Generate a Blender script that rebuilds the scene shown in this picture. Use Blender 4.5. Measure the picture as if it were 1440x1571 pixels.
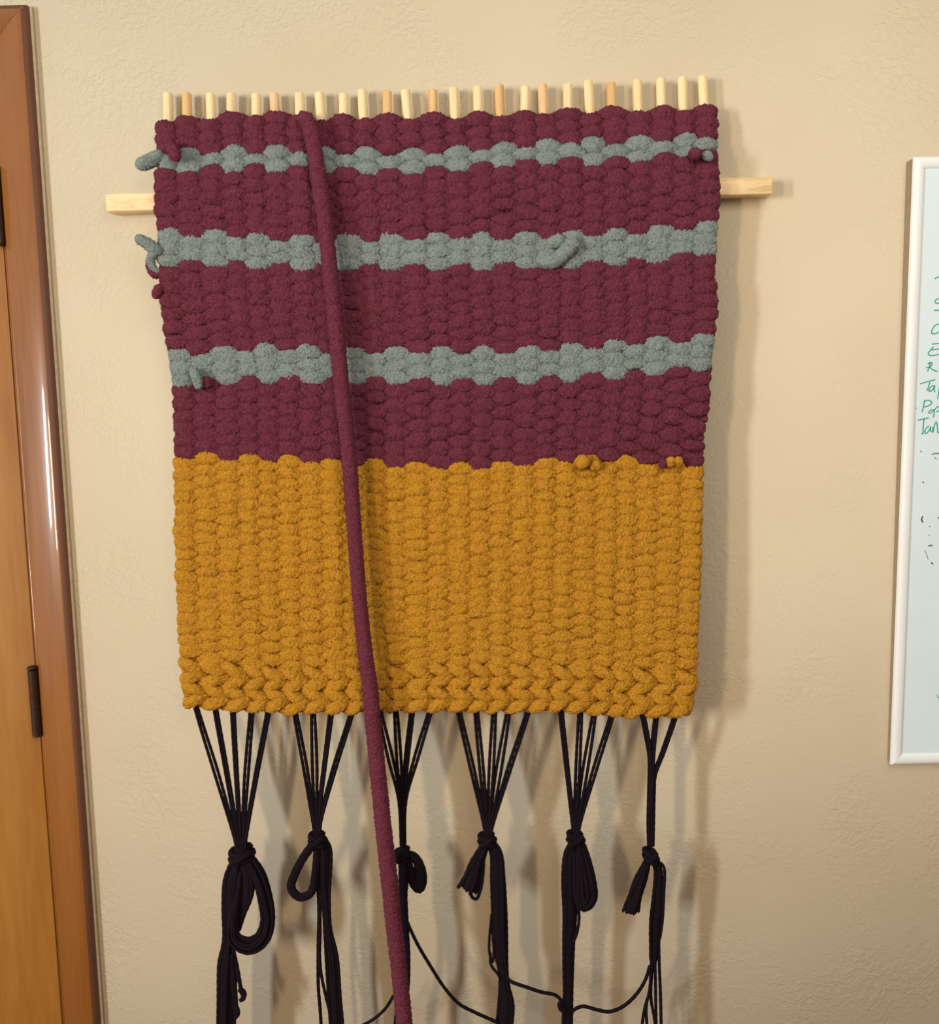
import bpy, math, random
import numpy as np
from mathutils import Matrix, Vector

for o in list(bpy.data.objects):
    bpy.data.objects.remove(o)
random.seed(7)
RNG = np.random.default_rng(11)
scene = bpy.context.scene

# ------------------------------------------------------------------ camera
W_PX, H_PX, F_PX = 1440.0, 1571.0, 1440.0
CAM = np.array([0.0, -1.44, 1.48])
_d = np.array([260.0, 12435.0, F_PX]); _d /= np.linalg.norm(_d)      # world "down" seen by the camera (x right, y down, z ahead)
_F = np.array([0.0, 0.0, 1.0])
_Y = _F - _F.dot(_d) * _d; _Y /= np.linalg.norm(_Y)
_X = np.cross(_d, _Y)


def c2w(v):
    v = np.asarray(v, float)
    return np.stack([v @ _X, v @ _Y, -(v @ _d)], -1)


cam_data = bpy.data.cameras.new('camera')
cam = bpy.data.objects.new('camera', cam_data)
scene.collection.objects.link(cam)
cam_data.sensor_fit = 'HORIZONTAL'
cam_data.sensor_width = 36.0
cam_data.lens = 36.0 * F_PX / W_PX
cam_data.clip_start = 0.01
r_, u_, b_ = c2w([1, 0, 0]), c2w([0, -1, 0]), c2w([0, 0, -1])
cam.matrix_world = Matrix(((r_[0], u_[0], b_[0], CAM[0]), (r_[1], u_[1], b_[1], CAM[1]),
                           (r_[2], u_[2], b_[2], CAM[2]), (0, 0, 0, 1)))
scene.camera = cam

# ------------------------------------------------------------------ world, lights, exposure
world = bpy.data.worlds.new('room_ambient'); scene.world = world
world.use_nodes = True
bg = world.node_tree.nodes['Background']
bg.inputs[0].default_value = (0.97, 0.94, 0.90, 1)
bg.inputs[1].default_value = 0.41


def area(name, loc, target, sx, sy, power, color):
    l = bpy.data.lights.new(name, 'AREA'); l.shape = 'RECTANGLE'; l.size = sx; l.size_y = sy
    l.energy = power; l.color = color
    o = bpy.data.objects.new(name, l); scene.collection.objects.link(o)
    o.location = loc
    d = Vector(target) - Vector(loc)
    o.rotation_euler = d.to_track_quat('-Z', 'Y').to_euler()
    return o


area('window_daylight', (-3.3, -2.6, 1.75), (0.1, 0, 1.35), 0.24, 1.1, 78, (0.88, 0.95, 1.0))
area('window_warm', (-1.95, -2.6, 1.65), (0.0, 0, 1.35), 0.20, 0.95, 33, (1.0, 0.80, 0.54))
area('ceiling_light', (0.5, -1.7, 2.42), (0.3, -0.2, 1.6), 0.9, 0.9, 16, (1.0, 0.90, 0.74))

vs = scene.view_settings
vs.view_transform = 'Standard'; vs.look = 'None'; vs.exposure = -0.08; vs.gamma = 1.0
vs.use_curve_mapping = False


# ------------------------------------------------------------------ helpers
def P(px, py, depth):
    """world point where the sight line of a photo pixel meets the plane `depth` metres in front of the wall"""
    px = np.asarray(px, float); py = np.asarray(py, float); depth = np.asarray(depth, float)
    px, py, depth = np.broadcast_arrays(px, py, depth)
    r = c2w(np.stack([px - W_PX / 2, py - H_PX / 2, np.full(px.shape, F_PX)], -1))
    t = (-depth - CAM[1]) / r[..., 1]
    return CAM + r * t[..., None]


def srgb(r, g, b):
    f = lambda c: (c / 255 / 12.92) if c / 255 <= 0.04045 else ((c / 255 + 0.055) / 1.055) ** 2.4
    return (f(r), f(g), f(b), 1)


def mesh_obj(name, verts, faces, mat, parent=None, smooth=True):
    """verts (n,3) in world space, faces an (m,4) int array or a list of tuples"""
    me = bpy.data.meshes.new(name)
    verts = np.asarray(verts, float)
    if isinstance(faces, np.ndarray):
        m, k = faces.shape
        me.vertices.add(len(verts)); me.vertices.foreach_set('co', verts.astype(np.float32).ravel())
        me.loops.add(m * k); me.loops.foreach_set('vertex_index', faces.astype(np.int32).ravel())
        me.polygons.add(m)
        me.polygons.foreach_set('loop_start', np.arange(0, m * k, k, dtype=np.int32))
        me.polygons.foreach_set('loop_total', np.full(m, k, dtype=np.int32))
        me.update(calc_edges=True)
    else:
        me.from_pydata([tuple(v) for v in verts], [], [tuple(f) for f in faces])
    if smooth:
        me.polygons.foreach_set('use_smooth', np.ones(len(me.polygons), dtype=bool))
    me.materials.append(mat)
    o = bpy.data.objects.new(name, me)
    scene.collection.objects.link(o)
    if parent is not None:
        o.parent = parent
        o.matrix_parent_inverse = parent.matrix_basis.inverted()
    return o


def grid_faces(n, k, off=0):
    """quads of a tube with n rings of k points"""
    i = np.arange(n - 1)[:, None]; j = np.arange(k)[None, :]
    a = i * k + j; b = i * k + (j + 1) % k
    return np.stack([a, b, b + k, a + k], -1).reshape(-1, 4) + off


class MB:
    def __init__(s): s.v = []; s.f = []; s.n = 0
    def add(s, v, f):
        s.v.append(np.asarray(v, float)); s.f.append(np.asarray(f) + s.n); s.n += len(v)
    def build(s, name, mat, parent=None, smooth=True):
        return mesh_obj(name, np.concatenate(s.v), np.concatenate(s.f), mat, parent, smooth)


def catmull(pts, step):
    pts = np.asarray(pts, float)
    if len(pts) < 2: return pts
    p = np.vstack([2 * pts[0] - pts[1], pts, 2 * pts[-1] - pts[-2]])
    out = []
    for i in range(1, len(p) - 2):
        n = max(2, int(np.linalg.norm(p[i + 1][:3] - p[i][:3]) / step))
        t = np.linspace(0, 1, n, endpoint=False)[:, None]
        a, b, c, d = p[i - 1], p[i], p[i + 1], p[i + 2]
        out.append(0.5 * (2 * b + (c - a) * t + (2 * a - 5 * b + 4 * c - d) * t ** 2 + (3 * b - a - 3 * c + d) * t ** 3))
    out.append(p[-2][None])
    return np.concatenate(out)


def frames(path):
    t = np.gradient(path, axis=0); t /= np.linalg.norm(t, axis=1)[:, None] + 1e-12
    up = np.array([0, -1.0, 0.02])
    n = up - (t @ up)[:, None] * t
    n /= np.linalg.norm(n, axis=1)[:, None] + 1e-12
    return t, n, np.cross(t, n)


def tube(path, rad, k=8, ply=0.0, pitch=0.012, jitter=0.0, round_ends=True, flat=1.0):
    """tube along a world path; ply > 0 gives the lobed, twisted look of plied yarn"""
    path = np.asarray(path, float); n = len(path)
    rad = np.broadcast_to(np.asarray(rad, float), (n,)).copy()
    if round_ends:
        L = np.r_[0, np.cumsum(np.linalg.norm(np.diff(path, axis=0), axis=1))]
        e = np.minimum(L, L[-1] - L) / (rad + 1e-9)
        rad *= np.sqrt(np.clip(1 - (1 - np.clip(e, 0.0, 1)) ** 2, 1e-6, 1))
    t, a, b = frames(path)
    s = np.r_[0, np.cumsum(np.linalg.norm(np.diff(path, axis=0), axis=1))]
    th = np.linspace(0, 2 * np.pi, k, endpoint=False)
    R = rad[:, None] * (1 + ply * np.cos(2 * (th[None] - 2 * np.pi * s[:, None] / pitch / 2)))
    if jitter: R = R + RNG.normal(0, jitter, R.shape) * (rad[:, None] / (rad.max() + 1e-9))
    v = path[:, None] + R[..., None] * (np.cos(th)[None, :, None] * a[:, None] * flat + np.sin(th)[None, :, None] * b[:, None])
    return v.reshape(-1, 3), grid_faces(n, k)


def box(x0, x1, y0, y1, z0, z1):
    v = [(x, y, z) for x in (x0, x1) for y in (y0, y1) for z in (z0, z1)]
    f = [(0, 1, 3, 2), (4, 6, 7, 5), (0, 4, 5, 1), (2, 3, 7, 6), (0, 2, 6, 4), (1, 5, 7, 3)]
    return np.array(v, float), np.array(f)


def bevel(o, w, seg=2):
    m = o.modifiers.new('bevel', 'BEVEL'); m.width = w; m.segments = seg; m.limit_method = 'ANGLE'
    return o


def prism(profile, axis_pts):
    """extrude a closed profile of (a,b) offsets between frames [(origin, A, B), ...]"""
    k = len(profile); v = []
    for o, A, B in axis_pts:
        for a, b in profile: v.append(np.asarray(o) + a * np.asarray(A) + b * np.asarray(B))
    f = [tuple(x) for x in grid_faces(len(axis_pts), k)]
    f.append(tuple(range(k))[::-1]); f.append(tuple(range(len(v) - k, len(v))))
    return np.array(v), f


def tag(o, label=None, cat=None, kind=None, group=None):
    if label: o['label'] = label
    if cat: o['category'] = cat
    if kind: o['kind'] = kind
    if group: o['group'] = group
    return o


# ------------------------------------------------------------------ materials
def new_mat(name):
    m = bpy.data.materials.new(name); m.use_nodes = True
    nt = m.node_tree; b = nt.nodes['Principled BSDF']
    return m, nt, b


def N(nt, typ, **kw):
    n = nt.nodes.new(typ)
    for k, v in kw.items():
        if k.startswith('i_'): n.inputs[k[2:].replace('_', ' ')].default_value = v
        else: setattr(n, k, v)
    return n


def ramp(nt, fac, stops):
    r = nt.nodes.new('ShaderNodeValToRGB')
    el = r.color_ramp.elements
    while len(el) < len(stops): el.new(0.5)
    for e, (p, c) in zip(el, stops): e.position = p; e.color = c
    nt.links.new(fac, r.inputs[0])
    return r.outputs[0]


def coords(nt, scale=(1, 1, 1)):
    g = nt.nodes.new('ShaderNodeNewGeometry')
    m = nt.nodes.new('ShaderNodeMapping'); m.inputs['Scale'].default_value = scale
    nt.links.new(g.outputs['Position'], m.inputs['Vector'])
    return m.outputs[0]


def noise(nt, vec, scale, detail=3, rough=0.5, dist=0.0):
    n = N(nt, 'ShaderNodeTexNoise', i_Scale=scale, i_Detail=detail, i_Roughness=rough, i_Distortion=dist)
    nt.links.new(vec, n.inputs['Vector'])
    return n.outputs[0]


def bump(nt, bsdf, h, strength, dist, prev=None):
    b = N(nt, 'ShaderNodeBump', i_Strength=strength, i_Distance=dist)
    nt.links.new(h, b.inputs['Height'])
    if prev is not None: nt.links.new(prev, b.inputs['Normal'])
    nt.links.new(b.outputs[0], bsdf.inputs['Normal'])
    return b.outputs[0]


def mk_chenille(name, c1, c2, sheen=0.25):
    m, nt, b = new_mat(name)
    v = coords(nt)
    n1 = noise(nt, v, 620, 3, 0.7)
    nt.links.new(ramp(nt, n1, [(0.40, c1), (0.50, c2)]), b.inputs['Base Color'])
    vo = N(nt, 'ShaderNodeTexVoronoi', i_Scale=520.0, feature='F1'); nt.links.new(v, vo.inputs['Vector'])
    p = bump(nt, b, vo.outputs['Distance'], -1.0, 0.003)
    n2 = noise(nt, v, 420, 4, 0.75)
    bump(nt, b, n2, 1.0, 0.004, p)
    b.inputs['Roughness'].default_value = 0.95
    b.inputs['Specular IOR Level'].default_value = 0.12
    b.inputs['Sheen Weight'].default_value = sheen
    b.inputs['Sheen Roughness'].default_value = 0.5
    b.inputs['Sheen Tint'].default_value = c2
    return m


def mk_wood(name, c1, c2, c3, scale, rough, coat=0.0, bstr=0.05, ring=(0, 0, 0)):
    m, nt, b = new_mat(name)
    v = coords(nt, scale)
    n1 = noise(nt, v, 1.0, 4, 0.55, 0.6)
    n2 = noise(nt, v, 7.0, 3, 0.6)
    mx = N(nt, 'ShaderNodeMix', data_type='FLOAT'); mx.inputs[0].default_value = 0.35
    nt.links.new(n1, mx.inputs[2]); nt.links.new(n2, mx.inputs[3])
    nt.links.new(ramp(nt, mx.outputs[0], [(0.32, c1), (0.5, c2), (0.68, c3)]), b.inputs['Base Color'])
    b.inputs['Roughness'].default_value = rough
    b.inputs['Coat Weight'].default_value = coat
    b.inputs['Coat Roughness'].default_value = 0.12
    bump(nt, b, n2, bstr, 0.001)
    return m


def mk_plain(name, c, rough=0.5, metal=0.0, spec=0.5, var=0.1, sc=90):
    m, nt, b = new_mat(name)
    v = coords(nt)
    n = noise(nt, v, sc, 3)
    c2 = tuple(min(1, x * (1 + var)) for x in c[:3]) + (1,); c1 = tuple(x * (1 - var) for x in c[:3]) + (1,)
    nt.links.new(ramp(nt, n, [(0.35, c1), (0.65, c2)]), b.inputs['Base Color'])
    b.inputs['Roughness'].default_value = rough; b.inputs['Metallic'].default_value = metal
    b.inputs['Specular IOR Level'].default_value = spec
    return m


def mk_wall():
    m, nt, b = new_mat('textured_plaster')
    v = coords(nt)
    n0 = noise(nt, v, 2.2, 3)
    nt.links.new(ramp(nt, n0, [(0.3, srgb(211, 195, 166)), (0.7, srgb(220, 205, 178))]), b.inputs['Base Color'])
    b.inputs['Roughness'].default_value = 0.75
    b.inputs['Specular IOR Level'].default_value = 0.2
    # trowelled ridges: thresholded distorted noise, patchy
    n1 = noise(nt, v, 88, 3, 0.55, 1.1)
    r1 = ramp(nt, n1, [(0.46, (0, 0, 0, 1)), (0.56, (1, 1, 1, 1))])
    n2 = noise(nt, v, 7, 2)
    mk = ramp(nt, n2, [(0.42, (0.12, 0.12, 0.12, 1)), (0.62, (1, 1, 1, 1))])
    mu = N(nt, 'ShaderNodeMath', operation='MULTIPLY'); nt.links.new(r1, mu.inputs[0]); nt.links.new(mk, mu.inputs[1])
    p = bump(nt, b, mu.outputs[0], 0.42, 0.0009)
    bump(nt, b, noise(nt, v, 190, 3), 0.22, 0.0008, p)
    return m


M_wall = mk_wall()
M_burg = mk_chenille('burgundy_chenille', srgb(84, 32, 47), srgb(138, 66, 84))
M_grey = mk_chenille('grey_blue_chenille', srgb(104, 117, 116), srgb(168, 179, 175))
M_gold = mk_chenille('mustard_chenille', srgb(172, 108, 18), srgb(238, 172, 58))
M_cord = mk_plain('black_cotton_cord', (0.0075, 0.0035, 0.0065, 1), 0.85, 0, 0.15)
M_peg = mk_wood('pale_birch_dowel', srgb(226, 196, 142), srgb(246, 222, 170), srgb(250, 230, 184), (90, 90, 5), 0.55)
M_peg2 = mk_wood('honey_birch_dowel', srgb(206, 158, 98), srgb(228, 184, 124), srgb(238, 204, 146), (90, 90, 5), 0.55)
M_peg3 = mk_wood('pink_birch_dowel', srgb(196, 140, 96), srgb(234, 190, 140), srgb(244, 212, 164), (120, 120, 9), 0.55)
M_batten = mk_wood('pine_batten', srgb(204, 164, 106), srgb(244, 214, 160), srgb(250, 226, 176), (9, 60, 70), 0.55)
M_casing = mk_wood('varnished_casing', srgb(128, 77, 30), srgb(146, 90, 38), srgb(154, 98, 45), (26, 26, 1.6), 0.34, 0.9, 0.008)
M_casing.node_tree.nodes['Principled BSDF'].inputs['Coat Roughness'].default_value = 0.07
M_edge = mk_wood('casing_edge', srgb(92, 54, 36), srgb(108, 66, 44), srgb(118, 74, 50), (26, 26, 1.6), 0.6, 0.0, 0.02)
M_door = mk_wood('golden_door_veneer', srgb(140, 86, 26), srgb(162, 106, 40), srgb(176, 122, 54), (10, 10, 1.2), 0.4, 0.7, 0.01)
M_door.node_tree.nodes['Principled BSDF'].inputs['Coat Roughness'].default_value = 0.2
M_gap = mk_plain('dark_gap', srgb(40, 22, 12), 0.8)
M_hinge = mk_plain('bronze_hinge', srgb(72, 50, 38), 0.42, 0.7)
M_frame = mk_plain('white_enamel_frame', srgb(247, 249, 247), 0.35, var=0.01, sc=20)
M_board = mk_plain('white_marker_surface', srgb(229, 244, 250), 0.25, var=0.015, sc=14)
M_back = mk_plain('brown_fibreboard', srgb(160, 142, 118), 0.8, var=0.05)
M_teal = mk_plain('teal_marker', srgb(52, 178, 158), 0.6)
M_black = mk_plain('black_marker', srgb(40, 44, 46), 0.6)
M_floor = mk_plain('brown_carpet', srgb(150, 108, 66), 0.95)
M_caulk = mk_plain('paint_line', srgb(226, 206, 176), 0.7)

# ------------------------------------------------------------------ the room
x_out = float(P(40, 30, 0.017)[0] + P(150, 1571, 0.017)[0]) / 2      # front outer corner of the casing
CW = 0.058
x_in = x_out - CW
z_top = float(P(38, 4, 0.017)[2])
x_jamb = x_in - 0.004
door_top = z_top - CW - 0.004
DOOR_W = 0.81
x_dl = x_jamb - 0.002 - DOOR_W
wb = MB()
wb.add(*box(x_jamb + 0.001, 3.2, 0, 0.12, 0, 2.44))
wb.add(*box(x_dl - 0.004, x_jamb + 0.001, 0, 0.12, door_top + 0.004, 2.44))
wb.add(*box(-3.2, x_dl - 0.004, 0, 0.12, 0, 2.44))
tag(wb.build('wall_back', M_wall, smooth=False), 'cream textured plaster wall behind the weaving', 'wall', 'structure')
fl = MB(); fl.add(*box(-3.2, 3.2, -3.6, 0.12, -0.05, 0))
tag(fl.build('floor', M_floor, smooth=False), 'brown carpeted floor below the wall', 'floor', 'structure')

# casing profile: a = across (0 inner .. CW outer), b = out of the wall
prof = [(0, 0), (0, 0.0085), (0.003, 0.0112), (0.008, 0.0126), (0.014, 0.01355), (0.022, 0.0147), (0.033, 0.0165), (0.044, 0.0172), (0.050, 0.0164), (0.054, 0.0148), (0.0568, 0.0120), (CW, 0.0085), (CW, 0)]
OUT = np.array([0, -1.0, 0])
v, f = prism(prof, [(np.array([x_in, 0, 0.0]), np.array([1, 0, 0]), OUT), (np.array([x_in, 0, z_top - CW]), np.array([1, 0, 1.0]), OUT)])
cs = tag(mesh_obj('trim_1', v, f, M_casing, smooth=False), 'upright varnished brown wooden door casing beside the wall', 'door trim', 'structure')
xl_in = x_dl - 0.006
v, f = prism(prof, [(np.array([x_in, 0, z_top - CW]), np.array([1, 0, 1.0]), OUT), (np.array([xl_in, 0, z_top - CW]), np.array([-1, 0, 1.0]), OUT)])
tag(mesh_obj('trim_2', v, f, M_casing, smooth=False), 'horizontal varnished brown casing over the door', 'door trim', 'structure')
v, f = prism(prof, [(np.array([xl_in, 0, 0.0]), np.array([-1, 0, 0]), OUT), (np.array([xl_in, 0, z_top - CW]), np.array([-1, 0, 1.0]), OUT)])
tag(mesh_obj('trim_3', v, f, M_casing, smooth=False), 'far upright casing on the other side of the door', 'door trim', 'structure')
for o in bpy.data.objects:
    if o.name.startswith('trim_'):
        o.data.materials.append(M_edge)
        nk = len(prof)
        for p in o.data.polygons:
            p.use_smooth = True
            if p.index in (nk - 3, nk - 2, nk - 4, nk - 5): p.material_index = 1     # moulded outer edge, coloured a darker reddish brown
        m = o.modifiers.new('bevel', 'BEVEL'); m.width = 0.0006; m.segments = 1; m.limit_method = 'ANGLE'
# paint line where wall paint meets the casing
v, f = prism([(-0.0004, 0), (-0.0004, 0.0036), (0.0008, 0.0028), (0.0024, 0)], [(np.array([x_out, 0, 0.0]), np.array([1, 0, 0]), OUT), (np.array([x_out, 0, z_top]), np.array([1, 0, 0]), OUT)])
mesh_obj('paint_line', v, f, M_caulk, cs, False)

# jamb + door
jb = MB(); jb.add(*box(x_jamb - 0.0, x_in + 0.0005, -0.0045, 0.10, 0, door_top + 0.003)); jb.build('jamb', M_casing, cs, False)
db = MB(); db.add(*box(x_dl, x_jamb - 0.0022, -0.004, 0.031, 0.008, door_top))
door = db.build('door_1', M_door, None, False); bevel(door, 0.0012, 2)
tag(door, 'golden varnished wooden door with dark bronze hinges', 'door', 'structure')
gb = MB(); gb.add(*box(x_jamb - 0.0022, x_jamb, 0.001, 0.03, 0, door_top)); gb.build('shadow_gap', M_gap, door, False)


def hinge(zc, h):
    xk = x_jamb - 0.0035; yk = -0.0105; r = 0.0072
    root = None
    segs = 5; g = 0.0002; hh = h / segs
    for i in range(segs):
        z0 = zc - h / 2 + i * hh + g; z1 = zc - h / 2 + (i + 1) * hh - g
        zz = np.array([z0, z0 + 0.0005, z1 - 0.0005, z1]); rr = np.array([r * .96, r, r, r * .96])
        path = np.stack([np.full(4, xk), np.full(4, yk), zz], -1)
        th = np.linspace(0, 2 * np.pi, 20, endpoint=False)
        v = np.concatenate([np.stack([xk + q * np.cos(th), yk + q * np.sin(th), np.full(20, z)], -1) for q, z in zip(np.r_[0.0001, rr, 0.0001], np.r_[z0, zz, z1])])
        fcs = grid_faces(6, 20)
        if root is None:
            o = root = mesh_obj('hinge', v, fcs, M_hinge, door)
        else:
            o = mesh_obj('knuckle', v, fcs, M_hinge, root)
        m = o.modifiers.new('es', 'EDGE_SPLIT'); m.split_angle = math.radians(20)
    th = np.linspace(0, 2 * np.pi, 20, endpoint=False)
    for s, pz in ((1, zc + h / 2), (-1, zc - h / 2)):
        q = [(0.0045, -0.002), (0.0045, 0.0016), (r * 1.12, 0.0022), (r * 1.16, 0.0045), (r * 0.9, 0.0062), (0.0001, 0.0066)] if s > 0 else \
            [(0.0045, -0.002), (r * .96, 0.0004), (r * .92, 0.002), (r * .5, 0.003), (0.0001, 0.0032)]
        v = np.concatenate([np.stack([xk + a * np.cos(th), yk + a * np.sin(th), np.full(20, pz + s * b)], -1) for a, b in q])
        mesh_obj('hinge_pin', v, grid_faces(len(q), 20), M_hinge, root)
    b = MB(); b.add(*box(xk - 0.004, xk + 0.0005, yk, -0.003, zc - h / 2, zc + h / 2)); b.build('hinge_leaf', M_hinge, root, False)
    b = MB(); b.add(*box(xk + 0.001, xk + 0.0048, yk + 0.001, -0.003, zc - h / 2, zc + h / 2)); b.build('hinge_leaf', M_hinge, root, False)


zh1 = float(P(54, 1078, 0.01)[2]); zh0 = float(P(2, 318, 0.01)[2])
hinge(zh1, 0.105); hinge(zh0, 0.105); hinge(zh1 - (zh0 - zh1), 0.105)

# ------------------------------------------------------------------ whiteboard
wt, wbm = P(1400, 241, 0.026), P(1369, 1174, 0.018)
wx = (wt[0] + wbm[0]) / 2
z1, z0 = float(wt[2]), float(wbm[2])
BW = 1.22; dt, dbm = 0.029, 0.017       # the board leans: its top stands further off the wall
wroot = bpy.data.objects.new('whiteboard', None); scene.collection.objects.link(wroot)
wroot.location = (wx + BW / 2, 0, z0)
tag(wroot, 'white framed whiteboard with green handwriting at the right edge', 'whiteboard')
bpy.context.view_layer.update()
yt, yb = -dt, -dbm


def on_board(x, z, off=0.0):
    s = (z - z0) / (z1 - z0)
    return np.array([x, yb + (yt - yb) * s - off, z])


FW = 0.0165
# backing panel: from the wall to just behind the frame
bv = [on_board(x, z, -0.006) for z in (z0 + .001, z1 - .001) for x in (wx + .0008, wx + BW - .0008)]
bv2 = [np.array([p[0], -0.0002, p[2]]) for p in bv]
mesh_obj('backing_panel', bv + bv2, [(0, 1, 3, 2), (4, 6, 7, 5), (0, 4, 5, 1), (2, 3, 7, 6), (0, 2, 6, 4), (1, 5, 7, 3)], M_back, wroot, False)
pv = [on_board(x, z, -0.003) for z in (z0 + FW * .7, z1 - FW * .7) for x in (wx + FW * .7, wx + BW - FW * .7)]
pv2 = [p + np.array([0, 0.002, 0]) for p in pv]
mesh_obj('writing_panel', pv + pv2, [(0, 1, 3, 2), (4, 6, 7, 5), (0, 4, 5, 1), (2, 3, 7, 6), (0, 2, 6, 4), (1, 5, 7, 3)], M_board, wroot, False)
fprof = [(0, -0.0065), (0, -0.001), (0.002, 0.0008), (0.006, 0.0016), (0.011, 0.0010), (0.0150, -0.0008), (FW, -0.0025), (FW, -0.0065)]
cor = [(wx, z0, 1, 1), (wx, z1, 1, -1), (wx + BW, z1, -1, -1), (wx + BW, z0, -1, 1)]
for i in range(4):
    ring = []
    for (cx, cz, sx, sz) in (cor[i], cor[(i + 1) % 4]):
        ring += [on_board(cx + sx * a, cz + sz * a, b) for a, b in fprof]
    k = len(fprof)
    fc = [tuple(q) for q in grid_faces(2, k)] + [tuple(range(k))[::-1], tuple(range(k, 2 * k))]
    o = mesh_obj('frame_rail', ring, fc, M_frame, wroot, True)
    m = o.modifiers.new('es', 'EDGE_SPLIT'); m.split_angle = math.radians(50)


def stroke(mb, pix, w=1.1):
    """a marker line: flat ribbon lying on the board face"""
    pts = []
    for px, py in pix:
        dd = 0.023
        for _ in range(4):
            q = P(px, py, dd); dd = -on_board(q[0], q[2], -0.0028)[1]
        pts.append(q)
    c = catmull(np.array(pts), 0.0012)
    if len(c) < 2: return
    t = np.gradient(c, axis=0); t /= np.linalg.norm(t, axis=1)[:, None] + 1e-9
    n = np.stack([-t[:, 2], np.zeros(len(t)), t[:, 0]], -1) * w * 0.0005
    o1 = np.array([0, -0.0002, 0])
    v = np.stack([c + n, c + n + o1, c - n + o1, c - n], 1).reshape(-1, 3)
    mb.add(v, grid_faces(len(c), 4))


A7 = lambda l: [(1390 + x / 4.9, 400 + y / 4.9) for x, y in l]
A3 = lambda l: [(1340 + x / 3.14, 700 + y / 3.14) for x, y in l]
words = [
    [[(213, 136), (228, 126), (262, 112)]],
    [[(262, 280), (232, 287), (214, 303), (220, 316), (250, 322), (262, 335)], [(208, 373), (262, 371)]],
    [[(258, 472), (222, 482), (200, 505), (188, 538), (200, 550), (230, 543), (262, 522)]],
    [[(193, 626), (262, 620)], [(203, 645), (180, 672), (163, 698), (178, 712), (215, 710), (262, 696)], [(188, 670), (262, 660)]],
    [[(180, 763), (170, 800), (158, 832)], [(160, 775), (185, 762), (192, 778), (172, 800), (146, 803)], [(172, 798), (200, 820), (232, 833)]],
    [[(103, 925), (160, 908), (217, 894)], [(176, 912), (166, 945), (154, 978)], [(212, 938), (186, 945), (168, 972), (178, 982), (198, 965), (213, 940), (208, 965), (213, 988)],
     [(248, 955), (240, 1000), (233, 1040)]],
    [[(137, 1048), (128, 1090), (118, 1138)], [(128, 1062), (160, 1048), (190, 1062), (178, 1082), (148, 1096), (130, 1098)],
     [(196, 1118), (172, 1130), (168, 1146), (190, 1140), (206, 1118), (208, 1140), (202, 1178)], [(212, 1120), (235, 1096), (255, 1105), (240, 1130), (220, 1135)]],
    [[(85, 1200), (125, 1189), (168, 1180)], [(132, 1190), (126, 1245), (124, 1302), (116, 1296)], [(170, 1240), (146, 1262), (138, 1288), (150, 1298), (172, 1272), (182, 1248), (180, 1275), (190, 1288)],
     [(198, 1250), (198, 1290), (212, 1232), (224, 1212), (232, 1245), (236, 1292), (256, 1275)]],
]
for wd in words:
    mb = MB()
    for s in wd: stroke(mb, A7(s), 1.6)
    mb.build('handwritten_word', M_teal, wroot, False)
mb = MB(); stroke(mb, A3([(304, 1148), (306, 1157), (312, 1165)]), 1.0); mb.build('marker_smudge', M_teal, wroot, False)
for s, w in [(A7([(104, 1428), (116, 1440)]), .8), (A7([(190, 1456), (225, 1448), (262, 1452)]), 1.2), (A7([(210, 1478), (226, 1492)]), .9),
             (A3([(235, 122), (241, 128)]), 1.4), (A3([(237, 288), (230, 303), (236, 319)]), 1.8), (A3([(308, 297), (330, 296)]), 1.8), (A3([(266, 336), (271, 340)]), 1.0),
             (A3([(264, 379), (268, 382)]), .9), (A3([(263, 431), (283, 429)]), 1.7), (A3([(246, 452), (258, 485), (262, 498)]), .5), (A3([(276, 512), (286, 520)]), 1.6),
             (A7([(70, 1105), (76, 1112)]), .5)]:
    mb = MB(); stroke(mb, s, w); mb.build('marker_smudge', M_black, wroot, False)

# ------------------------------------------------------------------ the weaving
hang = bpy.data.objects.new('wall_hanging', None); scene.collection.objects.link(hang)
hang.location = P(690, 300, 0.0)
tag(hang, 'woven burgundy, grey and mustard wall hanging on pegged wooden batten with black fringe', 'wall hanging')
bpy.context.view_layer.update()

PEG_D = 0.0155
b0, b1 = P(162, 311, 0.028), P(1185, 284, 0.028)
bz = (b0[2] + b1[2]) / 2
BH = 0.0245
# batten: slightly out of level, as hung
mbx, mbf = box(0, 1, -0.028, -0.002, -BH / 2, BH / 2)
vv = mbx.copy(); vv[:, 0] = b0[0] + mbx[:, 0] * (b1[0] - b0[0]); vv[:, 2] = mbx[:, 2] + b0[2] + mbx[:, 0] * (b1[2] - b0[2])
bat = mesh_obj('batten', vv, mbf, M_batten, hang, False); bevel(bat, 0.0012, 2)
bat['label'] = 'pale pine batten'

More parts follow.
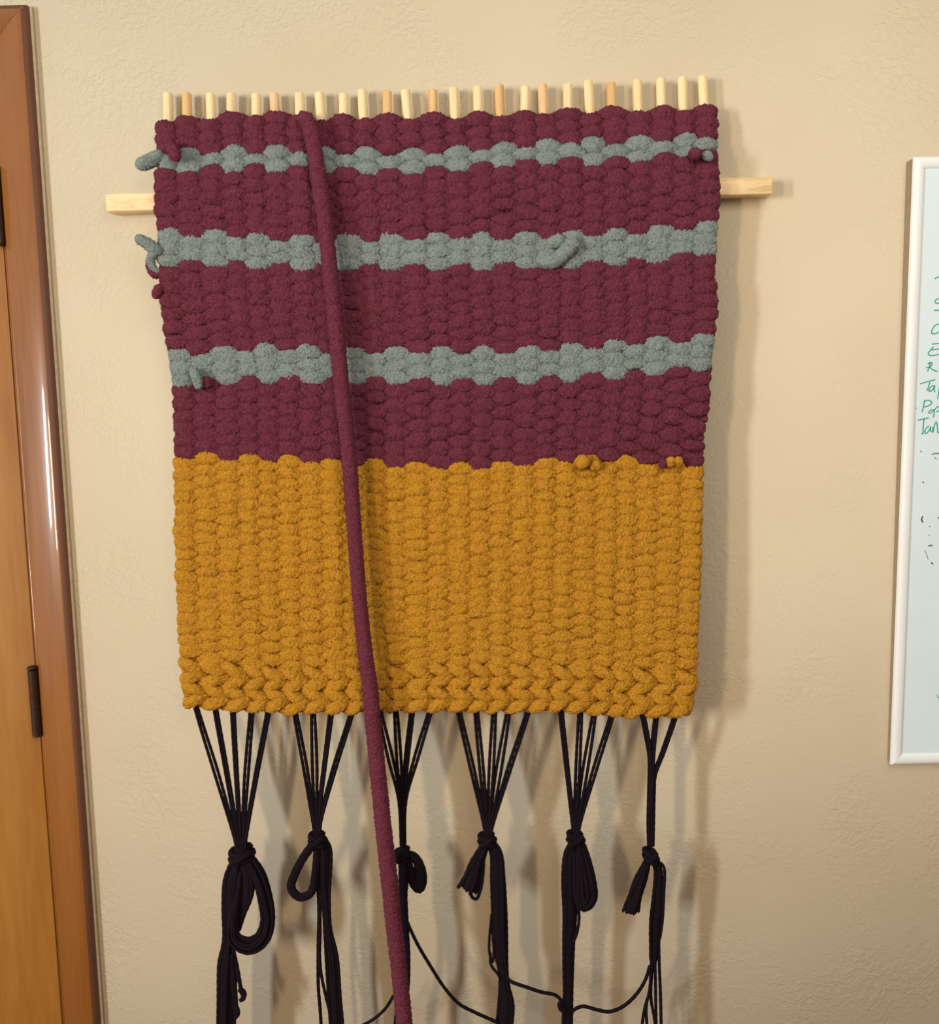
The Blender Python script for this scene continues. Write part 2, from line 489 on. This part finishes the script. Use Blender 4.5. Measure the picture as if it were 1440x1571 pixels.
pegs = [(258, 143, 'a'), (287, 143, 'b'), (324, 144, 'a'), (355, 143, 'a'), (393, 144, 'a'), (422, 143, 'c'), (460, 143, 'a'), (492, 142, 'a'), (527, 144, 'a'),
        (557, 138, 'a'), (594, 140, 'b'), (625, 138, 'a'), (664, 138, 'b'), (697, 135, 'a'), (733, 133, 'a'), (767, 131, 'b'), (805, 133, 'a'), (833, 130, 'c'),
        (871, 129, 'a'), (904, 124, 'a'), (938, 127, 'b'), (978, 123, 'a'), (1014, 121, 'a'), (1047, 119, 'a'), (1079, 117, 'a')]
lean = [1, 2, 3, 0, 0, 4, 2, 6, 0, 5, 1, 9, 1, 4, 2, 4, -2, 3, 2, 5, 3, 3, 2, 2, 5]
for i, (px, pt, kd) in enumerate(pegs):
    top = P(px - lean[i] * .4, pt, PEG_D); bot = P(px + lean[i] * 1.2, 304 - i, PEG_D)
    r = 0.0069; n = 20
    ax = top - bot; L = np.linalg.norm(ax); ax /= L
    A = np.cross(ax, [0, 1, 0]); A /= np.linalg.norm(A); B = np.cross(ax, A)
    th = np.linspace(0, 2 * np.pi, n, endpoint=False)
    prf = [(0, 0.0001), (0, r), (L - 0.0016, r), (L - 0.0005, r * .93), (L, r * .80), (L, 0.0001)]
    v = np.concatenate([bot + h * ax + q * (np.cos(th)[:, None] * A + np.sin(th)[:, None] * B) for h, q in prf])
    o = mesh_obj('peg', v, grid_faces(len(prf), n), {'a': M_peg, 'b': M_peg2, 'c': M_peg3}[kd], hang)
    m = o.modifiers.new('es', 'EDGE_SPLIT'); m.split_angle = math.radians(55)

xl_y = np.array([170, 185, 250, 300, 400, 480, 540, 580, 690, 800, 950, 1040, 1080, 1110.])
xl_v = np.array([240, 240, 240, 238, 243, 247, 257, 264, 267, 267, 272, 278, 283, 284.])
xr_y = np.array([160, 175, 230, 300, 400, 480, 540, 600, 700, 800, 900, 1000, 1060, 1100.])
xr_v = np.array([1100, 1100, 1104, 1106, 1099, 1103, 1095, 1092, 1081, 1080, 1077, 1074, 1070, 1060.])
dep_y = np.array([150, 185, 215, 262, 300, 420, 700, 1090, 1200.])
dep_v = np.array([17, 17, 22, 38, 45, 44, 51, 62, 64.]) * 1e-3
pegx = np.array([p[0] for p in pegs], float)
ptop = (pegx - 258) / (1079 - 258)
puni = np.arange(25) / 24.0
pmid = puni + np.r_[0, RNG.normal(0, 0.0035, 23), 0]


def col_px(u, y):
    """photo x of column position u at photo height y"""
    xl = np.interp(y, xl_y, xl_v) + 19; xr = np.interp(y, xr_y, xr_v) - 21
    ext = lambda arr: np.r_[arr[0] - (arr[1] - arr[0]), arr, arr[-1] + (arr[-1] - arr[-2])]
    w = np.clip((y - 185) / 160, 0, 1)
    nt_ = np.interp(u, np.arange(-1, 26), ext(ptop)) * (1 - w) + np.interp(u, np.arange(-1, 26), ext(pmid)) * w
    return xl + nt_ * (xr - xl)


def curve(ts, ys):
    ts = np.array(ts); ys = np.array(ys, float)
    def f(t):
        # smooth interpolation: average of shifted linear interpolations
        return sum(np.interp(np.clip(t + s, 0, 1), ts, ys) for s in (-.04, -.02, 0, .02, .04)) / 5
    return f


cT = curve([0, .2, .3, .45, .6, .8, 1], [199, 196, 193, 189, 184, 181, 175])
cS1 = curve([0, .2, .4, .55, .7, .85, 1], [251, 251, 251, 246, 240, 235, 226])
cS2 = curve([0, .2, .4, .5, .7, .85, 1], [382, 387, 390, 388, 387, 380, 364])
cS3 = curve([0, .06, .2, .4, .55, .7, .85, 1], [566, 561, 556, 563, 564, 559, 549, 541])
cY = curve([0, .1, .2, .35, .5, .7, .85, 1], [698, 698, 704, 712, 713, 708, 707, 711])
cB = curve([0, .1, .35, .5, .7, .85, 1], [1082, 1090, 1093, 1090, 1089, 1093, 1098])

rows = []   # (center function of t, material, kind)


def between(c0, o0, c1, o1, n, mat):
    for i in range(n):
        s = (i + .5) / n
        rows.append((lambda t, s=s: (c0(t) + o0) * (1 - s) + (c1(t) + o1) * s, mat, 'plain'))


between(cT, -5, cS1, -14.5, 5, M_burg)
between(cS1, -14.5, cS1, 14.5, 3, M_grey)
between(cS1, 14.5, cS2, -22.5, 10, M_burg)
between(cS2, -22.5, cS2, 22.5, 5, M_grey)
between(cS2, 22.5, cS3, -23.5, 13, M_burg)
between(cS3, -23.5, cS3, 23.5, 5, M_grey)
between(cS3, 23.5, cY, 0, 12, M_burg)
between(cY, 0, cB, -70, 37, M_gold)

K = 24
TH = np.sort(np.r_[np.linspace(-1.75, 1.75, 18), np.linspace(1.75, 2 * np.pi - 1.75, 8)[1:-1]])
CT = np.sign(np.cos(TH)) * np.abs(np.cos(TH)) ** 0.75; ST = np.sign(np.sin(TH)) * np.abs(np.sin(TH)) ** 0.9     # slightly squashed section
us_full = np.linspace(-0.56, 24.56, 521)
# slow wander of the rows, shared by neighbours so that no gaps open
wob = [(RNG.uniform(.15, .5), RNG.uniform(.004, .02), RNG.uniform(0, 6.28), RNG.uniform(.6, 1.1)) for _ in range(6)]


def wander(u, y):
    return sum(a * np.sin(k * u * 2 + q * y * 2 + p) for k, q, p, a in wob)


def row_tube(us, cy, parity, phase_z=0.0, twist=0, seed=0, hfac=1.0):
    rg = np.random.default_rng(1000 + seed)
    t = np.clip(us / 24.0, 0, 1)
    py = cy(t) + wander(us, cy(t))
    py = py + np.interp(us, np.arange(-1, 26, .5), rg.normal(0, 1.25, 54))
    px = col_px(us, py) + np.interp(us, np.arange(-1, 26), rg.normal(0, 1.6, 27))
    dm = np.interp(py, dep_y, dep_v)
    c = np.cos(np.pi * us) * (1 if parity == 0 else -1)       # +1: in front of the column
    if twist:
        amp = 0.0070
        off = amp * c
        zz = phase_z * twist * np.sin(np.pi * us) * (1 if parity == 0 else -1)
        rz = 0.0090 + 0.0012 * np.abs(c); ry = np.full(us.shape, 0.0082)
    else:
        amp = np.interp(py, [150, 200, 260, 300], [0.0095, 0.0095, 0.0070, 0.0046])
        cc = (c + 0.3) / 1.3                                   # front floats reach a little past half way, so their tips interlock
        off = amp * np.sign(cc) * np.abs(cc) ** 0.85
        zz = 0.0
        fat = np.interp(us, np.arange(-1, 26), 1 + rg.normal(0, 0.10, 27))
        rz = (0.0064 + 0.0058 * np.clip((c + 0.25) / 1.25, 0, 1) ** 0.85) * fat * hfac; ry = np.full(us.shape, 0.0076) * (0.96 + 0.06 * np.abs(c))
    base = P(px, py, dm)
    # outer columns: the yarn turns round the last column
    e = np.clip(np.minimum(us - us[0], us[-1] - us) / 0.20, 0, 1)
    capf = np.sqrt(np.clip(1 - (1 - e) ** 2, 0.002, 1))
    path = base.copy(); path[:, 1] -= off; path[:, 2] += zz
    tg = np.gradient(path, axis=0)
    th_ = np.arctan2(tg[:, 1], tg[:, 0])
    nrm = np.stack([np.sin(th_), -np.cos(th_), np.zeros_like(th_)], -1)   # towards the viewer
    th = TH
    jit = rg.normal(0, 0.0009, (len(us), K))
    RY = (ry * capf)[:, None] + jit * capf[:, None]; RZ = (rz * capf)[:, None] + jit * capf[:, None]
    v = path[:, None] + (RY * CT)[..., None] * nrm[:, None] + (RZ * ST)[..., None] * np.array([0, 0, 1.0])
    v[..., 1] = np.minimum(v[..., 1], -0.0008)
    return v.reshape(-1, 3), grid_faces(len(us), K)


# first full row exposes the even-numbered pegs on the right: it passes in front of columns 8, 10, ... (0-based)
for i, (cy, mat, kd) in enumerate(rows):
    v, f = row_tube(us_full, cy, i % 2, seed=i, hfac=0.90 if mat is M_gold else 1.0)
    mesh_obj('weft_row', v, f, mat, hang)
# short last row at the top left, up to where the loose yarn leaves
us_s = np.linspace(-0.5, 6.6, 110)
cTop = lambda t: cT(t) - 9.0
t_ = np.clip(us_s / 24, 0, 1)
v, f = row_tube(us_s, cTop, 1, seed=500)
mesh_obj('weft_row', v, f, M_burg, hang)

# twined rows at the bottom: two yarns twisting round each other
for k, (o_, tw) in enumerate([(-61, 1), (-44.5, -1), (-27.5, 1), (-11, -1)]):
    cyk = lambda t, o_=o_: cB(t) + o_
    for par in (0, 1):
        v, f = row_tube(us_full, cyk, par, 0.0050, -tw, seed=600 + 2 * k + par)
        mesh_obj('twined_row', v, f, M_gold, hang)


def pxpath(pts, step=0.003):
    """list of (px, py, depth mm[, value]) -> smooth world path, interpolated values"""
    a = np.array([list(P(p[0], p[1], p[2] * 1e-3)) + [p[3] if len(p) > 3 else 0] for p in pts])
    c = catmull(a, step)
    return c[:, :3], c[:, 3]


def yarn_end(pts, mat, name='yarn_end', lab=None, k=18):
    path, r = pxpath(pts, 0.0014)
    v, f = tube(path, r * 1e-3, k + 8, 0, jitter=0.0008)
    o = mesh_obj(name, v, f, mat, hang)
    if lab: o['label'] = lab
    return o


# long loose burgundy yarn
tail = [(468, 196, 34, 9), (466, 183, 40, 10), (472, 188, 50, 11), (479, 212, 58, 11.2), (487, 262, 66, 11), (496, 322, 74, 11), (504, 395, 78, 10.8), (512, 470, 80, 11.2), (517, 520, 82, 11.5),
        (523, 585, 84, 11), (531, 660, 86, 10.6), (536, 712, 88, 10.8), (541, 780, 90, 10.6), (546, 850, 92, 10.4), (552, 925, 94, 10.4), (560, 1000, 96, 10.8), (568, 1060, 98, 11.2), (574, 1130, 100, 11.5),
        (581, 1200, 102, 11.8), (588, 1270, 104, 12.0), (597, 1350, 106, 12.4), (604, 1420, 108, 12.0), (612, 1490, 110, 11.8), (620, 1571, 112, 12.2), (628, 1650, 114, 12.2), (632, 1720, 114, 12)]
yarn_end(tail, M_burg, 'loose_yarn', 'long loose burgundy yarn hanging down the front')

# short yarn ends poking out of the weave
yarn_end([(254, 240, 40, 7), (242, 241, 44, 9.5), (230, 247, 47, 10), (217, 252, 50, 9.6), (207, 255, 52, 6)], M_grey, lab='grey yarn end at the left edge')
yarn_end([(258, 225, 46, 8), (264, 228, 56, 8.6), (269, 238, 64, 8.2), (270, 247, 68, 6.5)], M_burg, lab='burgundy yarn end over the grey stripe')
yarn_end([(1060, 238, 48, 8), (1066, 236, 58, 8.6), (1069, 236, 66, 8.4)], M_burg, lab='burgundy yarn end near the right edge')
yarn_end([(1076, 238, 48, 6), (1086, 240, 54, 6.5), (1090, 247, 56, 4.5)], M_grey)
yarn_end([(250, 388, 50, 7), (240, 384, 54, 8.5), (228, 375, 56, 8.4), (216, 368, 58, 7.2), (207, 362, 59, 4.5)], M_grey, lab='grey yarn end at the left edge, second stripe')
yarn_end([(244, 384, 52, 6), (235, 390, 54, 6.5), (231, 400, 54, 6), (236, 412, 52, 5), (246, 418, 50, 4)], M_grey)
yarn_end([(234, 396, 44, 6), (230, 406, 46, 6.5), (235, 417, 48, 7), (246, 424, 48, 7)], M_burg)
yarn_end([(252, 438, 48, 7), (243, 446, 52, 7.5), (241, 454, 54, 7), (243, 459, 54, 4)], M_burg)
yarn_end([(296, 566, 64, 7), (301, 578, 70, 7), (304, 589, 70, 6.6), (304, 598, 68, 4.5)], M_grey, lab='grey yarn end below the third stripe')
yarn_end([(318, 596, 56, 8), (317, 586, 61, 9), (316, 577, 62, 7)], M_burg)
yarn_end([(886, 716, 60, 8), (892, 710, 70, 11), (896, 712, 76, 11.5), (900, 716, 80, 10)], M_gold, lab='mustard yarn end knobbed on the colour border')
yarn_end([(906, 720, 64, 6), (914, 712, 70, 7), (916, 722, 66, 6)], M_gold)
yarn_end([(1026, 716, 64, 6), (1029, 706, 70, 7.5), (1030, 700, 70, 5.5)], M_gold)
yarn_end([(1040, 716, 64, 6), (1040, 706, 70, 7), (1039, 700, 70, 5)], M_gold)
yarn_end([(1018, 702, 62, 5), (1016, 712, 69, 5.5), (1015, 720, 68, 3.5)], M_burg)
yarn_end([(822, 398, 50, 7), (838, 402, 55, 10), (854, 398, 57, 11), (868, 386, 58, 11), (878, 374, 60, 12), (884, 366, 60, 11)], M_grey)
yarn_end([(838, 378, 48, 8), (854, 370, 54, 10), (866, 366, 54, 9)], M_grey)

# ------------------------------------------------------------------ black warp cords and tassels
TD = 68.0        # how far the tassels hang off the wall (mm)


def cord(mb, pts, r=2.3, k=8):
    path, _ = pxpath(pts, 0.0024)
    v, f = tube(path, r * 1.06e-3, k, 0.055, 0.012)
    mb.add(v, f)


def bundle(mb, pts, n, r=2.3, thick=0.55, seed=0, spread=True):
    """n strands side by side along a centre line of (px, py, depth, width px)"""
    rg = np.random.default_rng(seed)
    path, w = pxpath(pts, 0.003)
    t, a, b = frames(path)
    L = np.linspace(0, 1, len(path))
    v, f = tube(path, np.clip(w * 0.34e-3, 0.002, None), 12, 0, flat=0.6); mb.add(v, f)
    for i in range(n):
        q = (i + .5) / n * 2 - 1
        dq = rg.uniform(-1, 1) * thick * math.sqrt(max(0, 1 - q * q)) * (0.5 + 0.5 * (i % 2))
        if i % 2: dq = -dq
        wv = 0.10 * np.sin(L * rg.uniform(4, 10) + rg.uniform(0, 6.28))
        half = np.clip(w * 0.5e-3 - r * 1e-3, 0.0, None)
        pth = path + b * (half * (q + wv))[:, None] + a * ((half * 0.8 + 0.001) * dq)[:, None]
        if spread:
            m = max(2, len(pth) - int(rg.integers(0, 3)))
            pth = pth[:m]
        v, f = tube(pth, r * 1e-3 * rg.uniform(.95, 1.15), 8, 0.09, 0.012)
        mb.add(v, f)


def knot(name, px, py, d, w, h, turns=2.2, cr=4.0, slope=0.0, seed=0):
    """a wrapped overhand knot: thick plied coils round the bundle"""
    mb = MB(); n = int(turns * 26); th = np.linspace(0, turns * 2 * math.pi, n)
    c = P(px, py, d * 1e-3)
    R = w * 0.5e-3 - cr * 0.6e-3
    s = np.linspace(-.5, .5, n)
    x = R * np.cos(th); y = R * 0.8 * np.sin(th)
    z = -s * (h - cr) * 1e-3 + x * slope
    bul = 1 - 0.25 * (2 * s) ** 2
    v, f = tube(c + np.stack([x * bul, y * bul, z], -1), cr * 1e-3, 10, 0.12, 0.014)
    mb.add(v, f)
    # crossing strap and filled core
    ang = np.linspace(-1.1, 1.1, 16)
    v, f = tube(c + np.stack([R * 1.0 * np.sin(ang), -R * 1.02 * np.cos(ang), (ang / 1.1) * (h * .36e-3)], -1), cr * 0.9e-3, 10, 0.12, 0.014)
    mb.add(v, f)
    zz = np.linspace(-.5, .5, 9)
    v, f = tube(c + np.stack([zz * 0, zz * 0, zz * h * 1e-3], -1), R * 0.95, 10)
    mb.add(v, f)
    o = mb.build(name, M_cord, hang)
    return o


def exit_y(x): return float(cB(np.array([(x - 283) / (1060 - 283.0)]))[0]) - 10


def warp(parent, xs, gx, gy, gw, kx, ky, bend=None, single=()):
    """one pair of cords per column, from the weave's lower edge to the throat (gx,gy; width gw), then into the knot"""
    n = len(xs)
    for i, x in enumerate(xs):
        mb = MB(); q = ((i + .5) / n * 2 - 1)
        y0 = exit_y(x)
        sp = random.uniform(1.5, 2.9)
        for s in (-1, 1):
            ex = gx + q * gw * .5 + s * 1.2
            mx, my = (x * .45 + ex * .55 + s * sp), y0 * .45 + gy * .55
            w0 = random.uniform(-1, 1)
            cord(mb, [(x + s * 2.0, y0 - 14, 60), (x + s * 2.3, y0 + 8, 62 + s), (mx + w0, my, 66 + s), (ex, gy, TD + q * 2 + s), (kx + q * gw * .3, ky, TD)], 2.35)
        mb.build('warp_cord', M_cord, parent)


def part(parent, name, fn):
    mb = MB(); fn(mb); return mb.build(name, M_cord, parent)


# tassel 1
T = knot('tassel_knot', 371, 1311, TD, 40, 26, 2.3, 5.0, 0.10, 1)
warp(T, [300, 330, 357, 386, 412], 368, 1278, 24, 370, 1312)
part(T, 'loop', lambda m: bundle(m, [(383, 1318, 72, 18), (397, 1345, 74, 24), (408, 1385, 76, 25), (411, 1415, 77, 24), (402, 1441, 78, 28), (381, 1451, 79, 31), (360, 1440, 78, 26), (357, 1415, 76, 18), (364, 1380, 73, 14), (370, 1335, 70, 12)], 11, 2.6, 0.9, 3, False))
part(T, 'hanging_strands', lambda m: (bundle(m, [(366, 1316, 66, 22), (358, 1350, 66, 32), (354, 1390, 66, 28), (353, 1430, 66, 24), (350, 1452, 66, 22), (348, 1480, 66, 32), (347, 1520, 66, 34), (346, 1571, 66, 33), (346, 1640, 66, 34)], 14, 2.5, 0.9, 4),
                                      bundle(m, [(374, 1325, 69, 20), (380, 1350, 71, 24), (379, 1376, 71, 22), (370, 1402, 69, 16), (362, 1428, 67, 14)], 9, 2.5, 0.8, 5, False),
                                      bundle(m, [(356, 1455, 68, 10), (364, 1490, 69, 8), (370, 1520, 70, 6), (373, 1533, 70, 10)], 3, 2.4, 0.8, 6), bundle(m, [(352, 1462, 70, 14), (358, 1510, 70, 12), (362, 1552, 70, 9), (362, 1562, 70, 9)], 4, 2.4, 0.8, 7)))
part(T, 'frayed_end', lambda m: (cord(m, [(366, 1522, 70), (370, 1518, 72), (375, 1524, 72), (373, 1533, 71), (366, 1534, 70)], 3.2), cord(m, [(358, 1548, 70), (364, 1546, 72), (365, 1556, 72), (360, 1563, 70)], 3.0)))

# tassel 2
T = knot('tassel_knot', 487, 1288, TD, 28, 24, 2.2, 4.4, -0.1, 2)
warp(T, [452, 480, 508, 540], 486, 1256, 16, 487, 1288)
part(T, 'loop', lambda m: bundle(m, [(482, 1292, 72, 15), (466, 1315, 73, 14), (452, 1342, 74, 15), (447, 1362, 75, 16), (460, 1376, 76, 16), (478, 1368, 75, 14), (483, 1340, 73, 12), (486, 1300, 70, 12)], 6, 2.7, 0.8, 13, False))
part(T, 'hanging_strands', lambda m: (bundle(m, [(490, 1285, 66, 18), (496, 1305, 66, 28), (496, 1350, 67, 26), (500, 1385, 67, 16), (503, 1425, 67, 15), (510, 1470, 67, 24), (514, 1530, 67, 25), (517, 1580, 67, 26), (518, 1650, 67, 26)], 10, 2.4, 0.9, 14),
                                      cord(m, [(484, 1300, 66), (487, 1350, 66), (489, 1400, 66), (488, 1450, 66), (488, 1510, 66), (491, 1550, 66), (494, 1600, 66), (495, 1640, 66)], 2.6),
                                      cord(m, [(489, 1440, 67), (492, 1490, 67), (500, 1530, 67), (506, 1560, 67), (506, 1620, 67)], 2.4), cord(m, [(491, 1350, 66), (491, 1420, 67), (490, 1470, 67)], 2.2)))

# tassel 3
T = knot('tassel_knot', 618, 1312, TD, 26, 24, 2.2, 4.4, 0.1, 3)
warp(T, [582, 607, 632, 660], 617, 1228, 12, 618, 1300)
part(T, 'loop', lambda m: bundle(m, [(622, 1308, 70, 12), (636, 1314, 74, 15), (644, 1330, 76, 18), (646, 1350, 76, 19), (643, 1364, 75, 15), (635, 1356, 73, 16), (630, 1340, 71, 15), (624, 1318, 69, 12)], 8, 2.6, 0.9, 23, False))
part(T, 'hanging_strands', lambda m: (bundle(m, [(618, 1300, 67, 16), (619, 1335, 68, 20), (618, 1370, 67, 15), (619, 1400, 67, 15), (622, 1424, 67, 11), (625, 1470, 67, 10), (622, 1520, 67, 14), (612, 1560, 67, 16), (610, 1640, 67, 16)], 6, 2.3, 0.8, 24),
                                      cord(m, [(605, 1525, 70), (592, 1546, 72), (575, 1562, 74), (556, 1573, 74), (540, 1578, 72)], 2.4)))
part(T, 'linking_cord', lambda m: cord(m, [(620, 1400, 68), (626, 1418, 69), (640, 1448, 72), (660, 1482, 74), (682, 1516, 76), (704, 1540, 76), (728, 1553, 74), (748, 1562, 72), (766, 1570, 70)], 2.6))

# tassel 4
T = knot('tassel_knot', 747, 1288, TD, 28, 22, 2.2, 4.4, -0.05, 4)
warp(T, [703, 730, 758, 780, 811], 749, 1262, 17, 748, 1288)
part(T, 'folded_end', lambda m: (bundle(m, [(744, 1294, 70, 16), (736, 1315, 72, 22), (726, 1340, 73, 31), (717, 1368, 74, 39)], 9, 2.6, 0.8, 33), cord(m, [(742, 1300, 72), (741, 1335, 74), (738, 1360, 75), (731, 1379, 75), (722, 1372, 75), (727, 1350, 74)], 2.5)))
part(T, 'hanging_strands', lambda m: (bundle(m, [(751, 1290, 66, 16), (761, 1312, 67, 24), (763, 1350, 67, 27), (765, 1400, 67, 27), (767, 1450, 67, 26), (772, 1490, 67, 18), (774, 1515, 67, 20), (777, 1545, 67, 30), (774, 1580, 67, 30), (772, 1650, 67, 28)], 12, 2.5, 0.9, 34),
                                      cord(m, [(754, 1400, 68), (750, 1455, 69), (756, 1475, 69), (758, 1440, 69), (760, 1420, 68)], 2.0), cord(m, [(752, 1460, 69), (753, 1480, 70), (764, 1495, 70), (768, 1505, 68)], 2.2)))
part(T, 'linking_cord', lambda m: cord(m, [(775, 1496, 69), (784, 1506, 72), (806, 1514, 74), (830, 1522, 74), (850, 1526, 72), (860, 1534, 70), (866, 1545, 69)], 2.7))

# tassel 5
T = knot('tassel_knot', 883, 1287, TD, 28, 24, 2.2, 4.4, -0.25, 5)
warp(T, [860, 890, 912, 940], 884, 1260, 15, 884, 1286)
part(T, 'loop', lambda m: bundle(m, [(890, 1294, 72, 16), (897, 1320, 74, 22), (903, 1352, 76, 27), (905, 1376, 77, 27), (896, 1388, 77, 26), (890, 1374, 75, 24), (888, 1345, 73, 20), (886, 1305, 71, 16)], 10, 2.6, 0.9, 43, False))
part(T, 'hanging_strands', lambda m: (bundle(m, [(880, 1292, 66, 16), (874, 1312, 67, 24), (873, 1350, 67, 26), (874, 1400, 67, 24), (872, 1440, 67, 22), (871, 1480, 67, 21), (871, 1520, 67, 19), (870, 1571, 67, 21), (869, 1650, 67, 22)], 10, 2.5, 0.9, 44),
                                      cord(m, [(886, 1380, 69), (888, 1410, 70), (884, 1434, 69), (878, 1446, 68)], 2.3), cord(m, [(864, 1534, 70), (858, 1541, 72), (862, 1550, 73), (868, 1546, 72)], 3.6)))
part(T, 'linking_cord', lambda m: cord(m, [(876, 1553, 70), (884, 1547, 73), (896, 1544, 74), (915, 1549, 75), (934, 1552, 75), (952, 1546, 74), (968, 1534, 73), (982, 1517, 72), (991, 1500, 70), (997, 1480, 69)], 2.7))

# tassel 6
T = knot('tassel_knot', 998, 1313, TD, 25, 22, 2.0, 4.2, -0.5, 6)
for xs_, j in (([(985, 0), (992, 1130), (997, 1165)], 0), ([(1007, 0), (1002, 1140), (1000, 1180)], 1), ([(1037, 0), (1018, 1150), (1004, 1188)], 2)):
    mb = MB()
    for s in (-1, 1):
        x0 = xs_[0][0]; y0 = exit_y(x0)
        w = (j - 1) * 3.4 + s * 1.0
        cord(mb, [(x0 + s * 2, y0 - 14, 61), (x0 + s * 2.2, y0 + 6, 63), (xs_[1][0] + s * 2.2, xs_[1][1], 65 + s), (xs_[2][0] + s * 1.6, xs_[2][1], 66 + s), (999 + w, 1215, 67 + s + (j % 2) * 3), (998 + w, 1260, TD + s), (998 + w * .8, 1300, TD)], 2.35)
    mb.build('warp_cord', M_cord, T)
part(T, 'folded_end', lambda m: bundle(m, [(994, 1318, 71, 14), (986, 1340, 72, 20), (976, 1368, 73, 27), (967, 1403, 74, 31)], 8, 2.6, 0.8, 53))
part(T, 'hanging_strands', lambda m: (bundle(m, [(1002, 1312, 67, 16), (1009, 1335, 67, 18), (1009, 1370, 67, 23), (1006, 1410, 67, 24), (1004, 1450, 67, 20), (1002, 1480, 67, 16)], 6, 2.3, 0.8, 54),
                                      cord(m, [(1003, 1440, 68), (999, 1480, 69), (996, 1520, 69), (988, 1550, 69), (983, 1590, 69), (980, 1640, 69)], 2.4), cord(m, [(999, 1470, 68), (997, 1515, 69), (991, 1545, 70), (993, 1590, 69), (994, 1640, 69)], 2.3),
                                      cord(m, [(1002, 1470, 67), (998, 1525, 67), (1003, 1560, 67), (1008, 1600, 67), (1010, 1640, 67)], 2.3), cord(m, [(1004, 1440, 67), (1005, 1500, 67), (1006, 1560, 67), (1008, 1640, 67)], 2.3),
                                      cord(m, [(1010, 1430, 67), (1011, 1480, 67), (1013, 1530, 67), (1014, 1580, 67), (1015, 1640, 67)], 2.4), cord(m, [(1012, 1322, 68), (1019, 1335, 69), (1018, 1370, 69), (1016, 1410, 68), (1012, 1440, 68)], 2.3)))
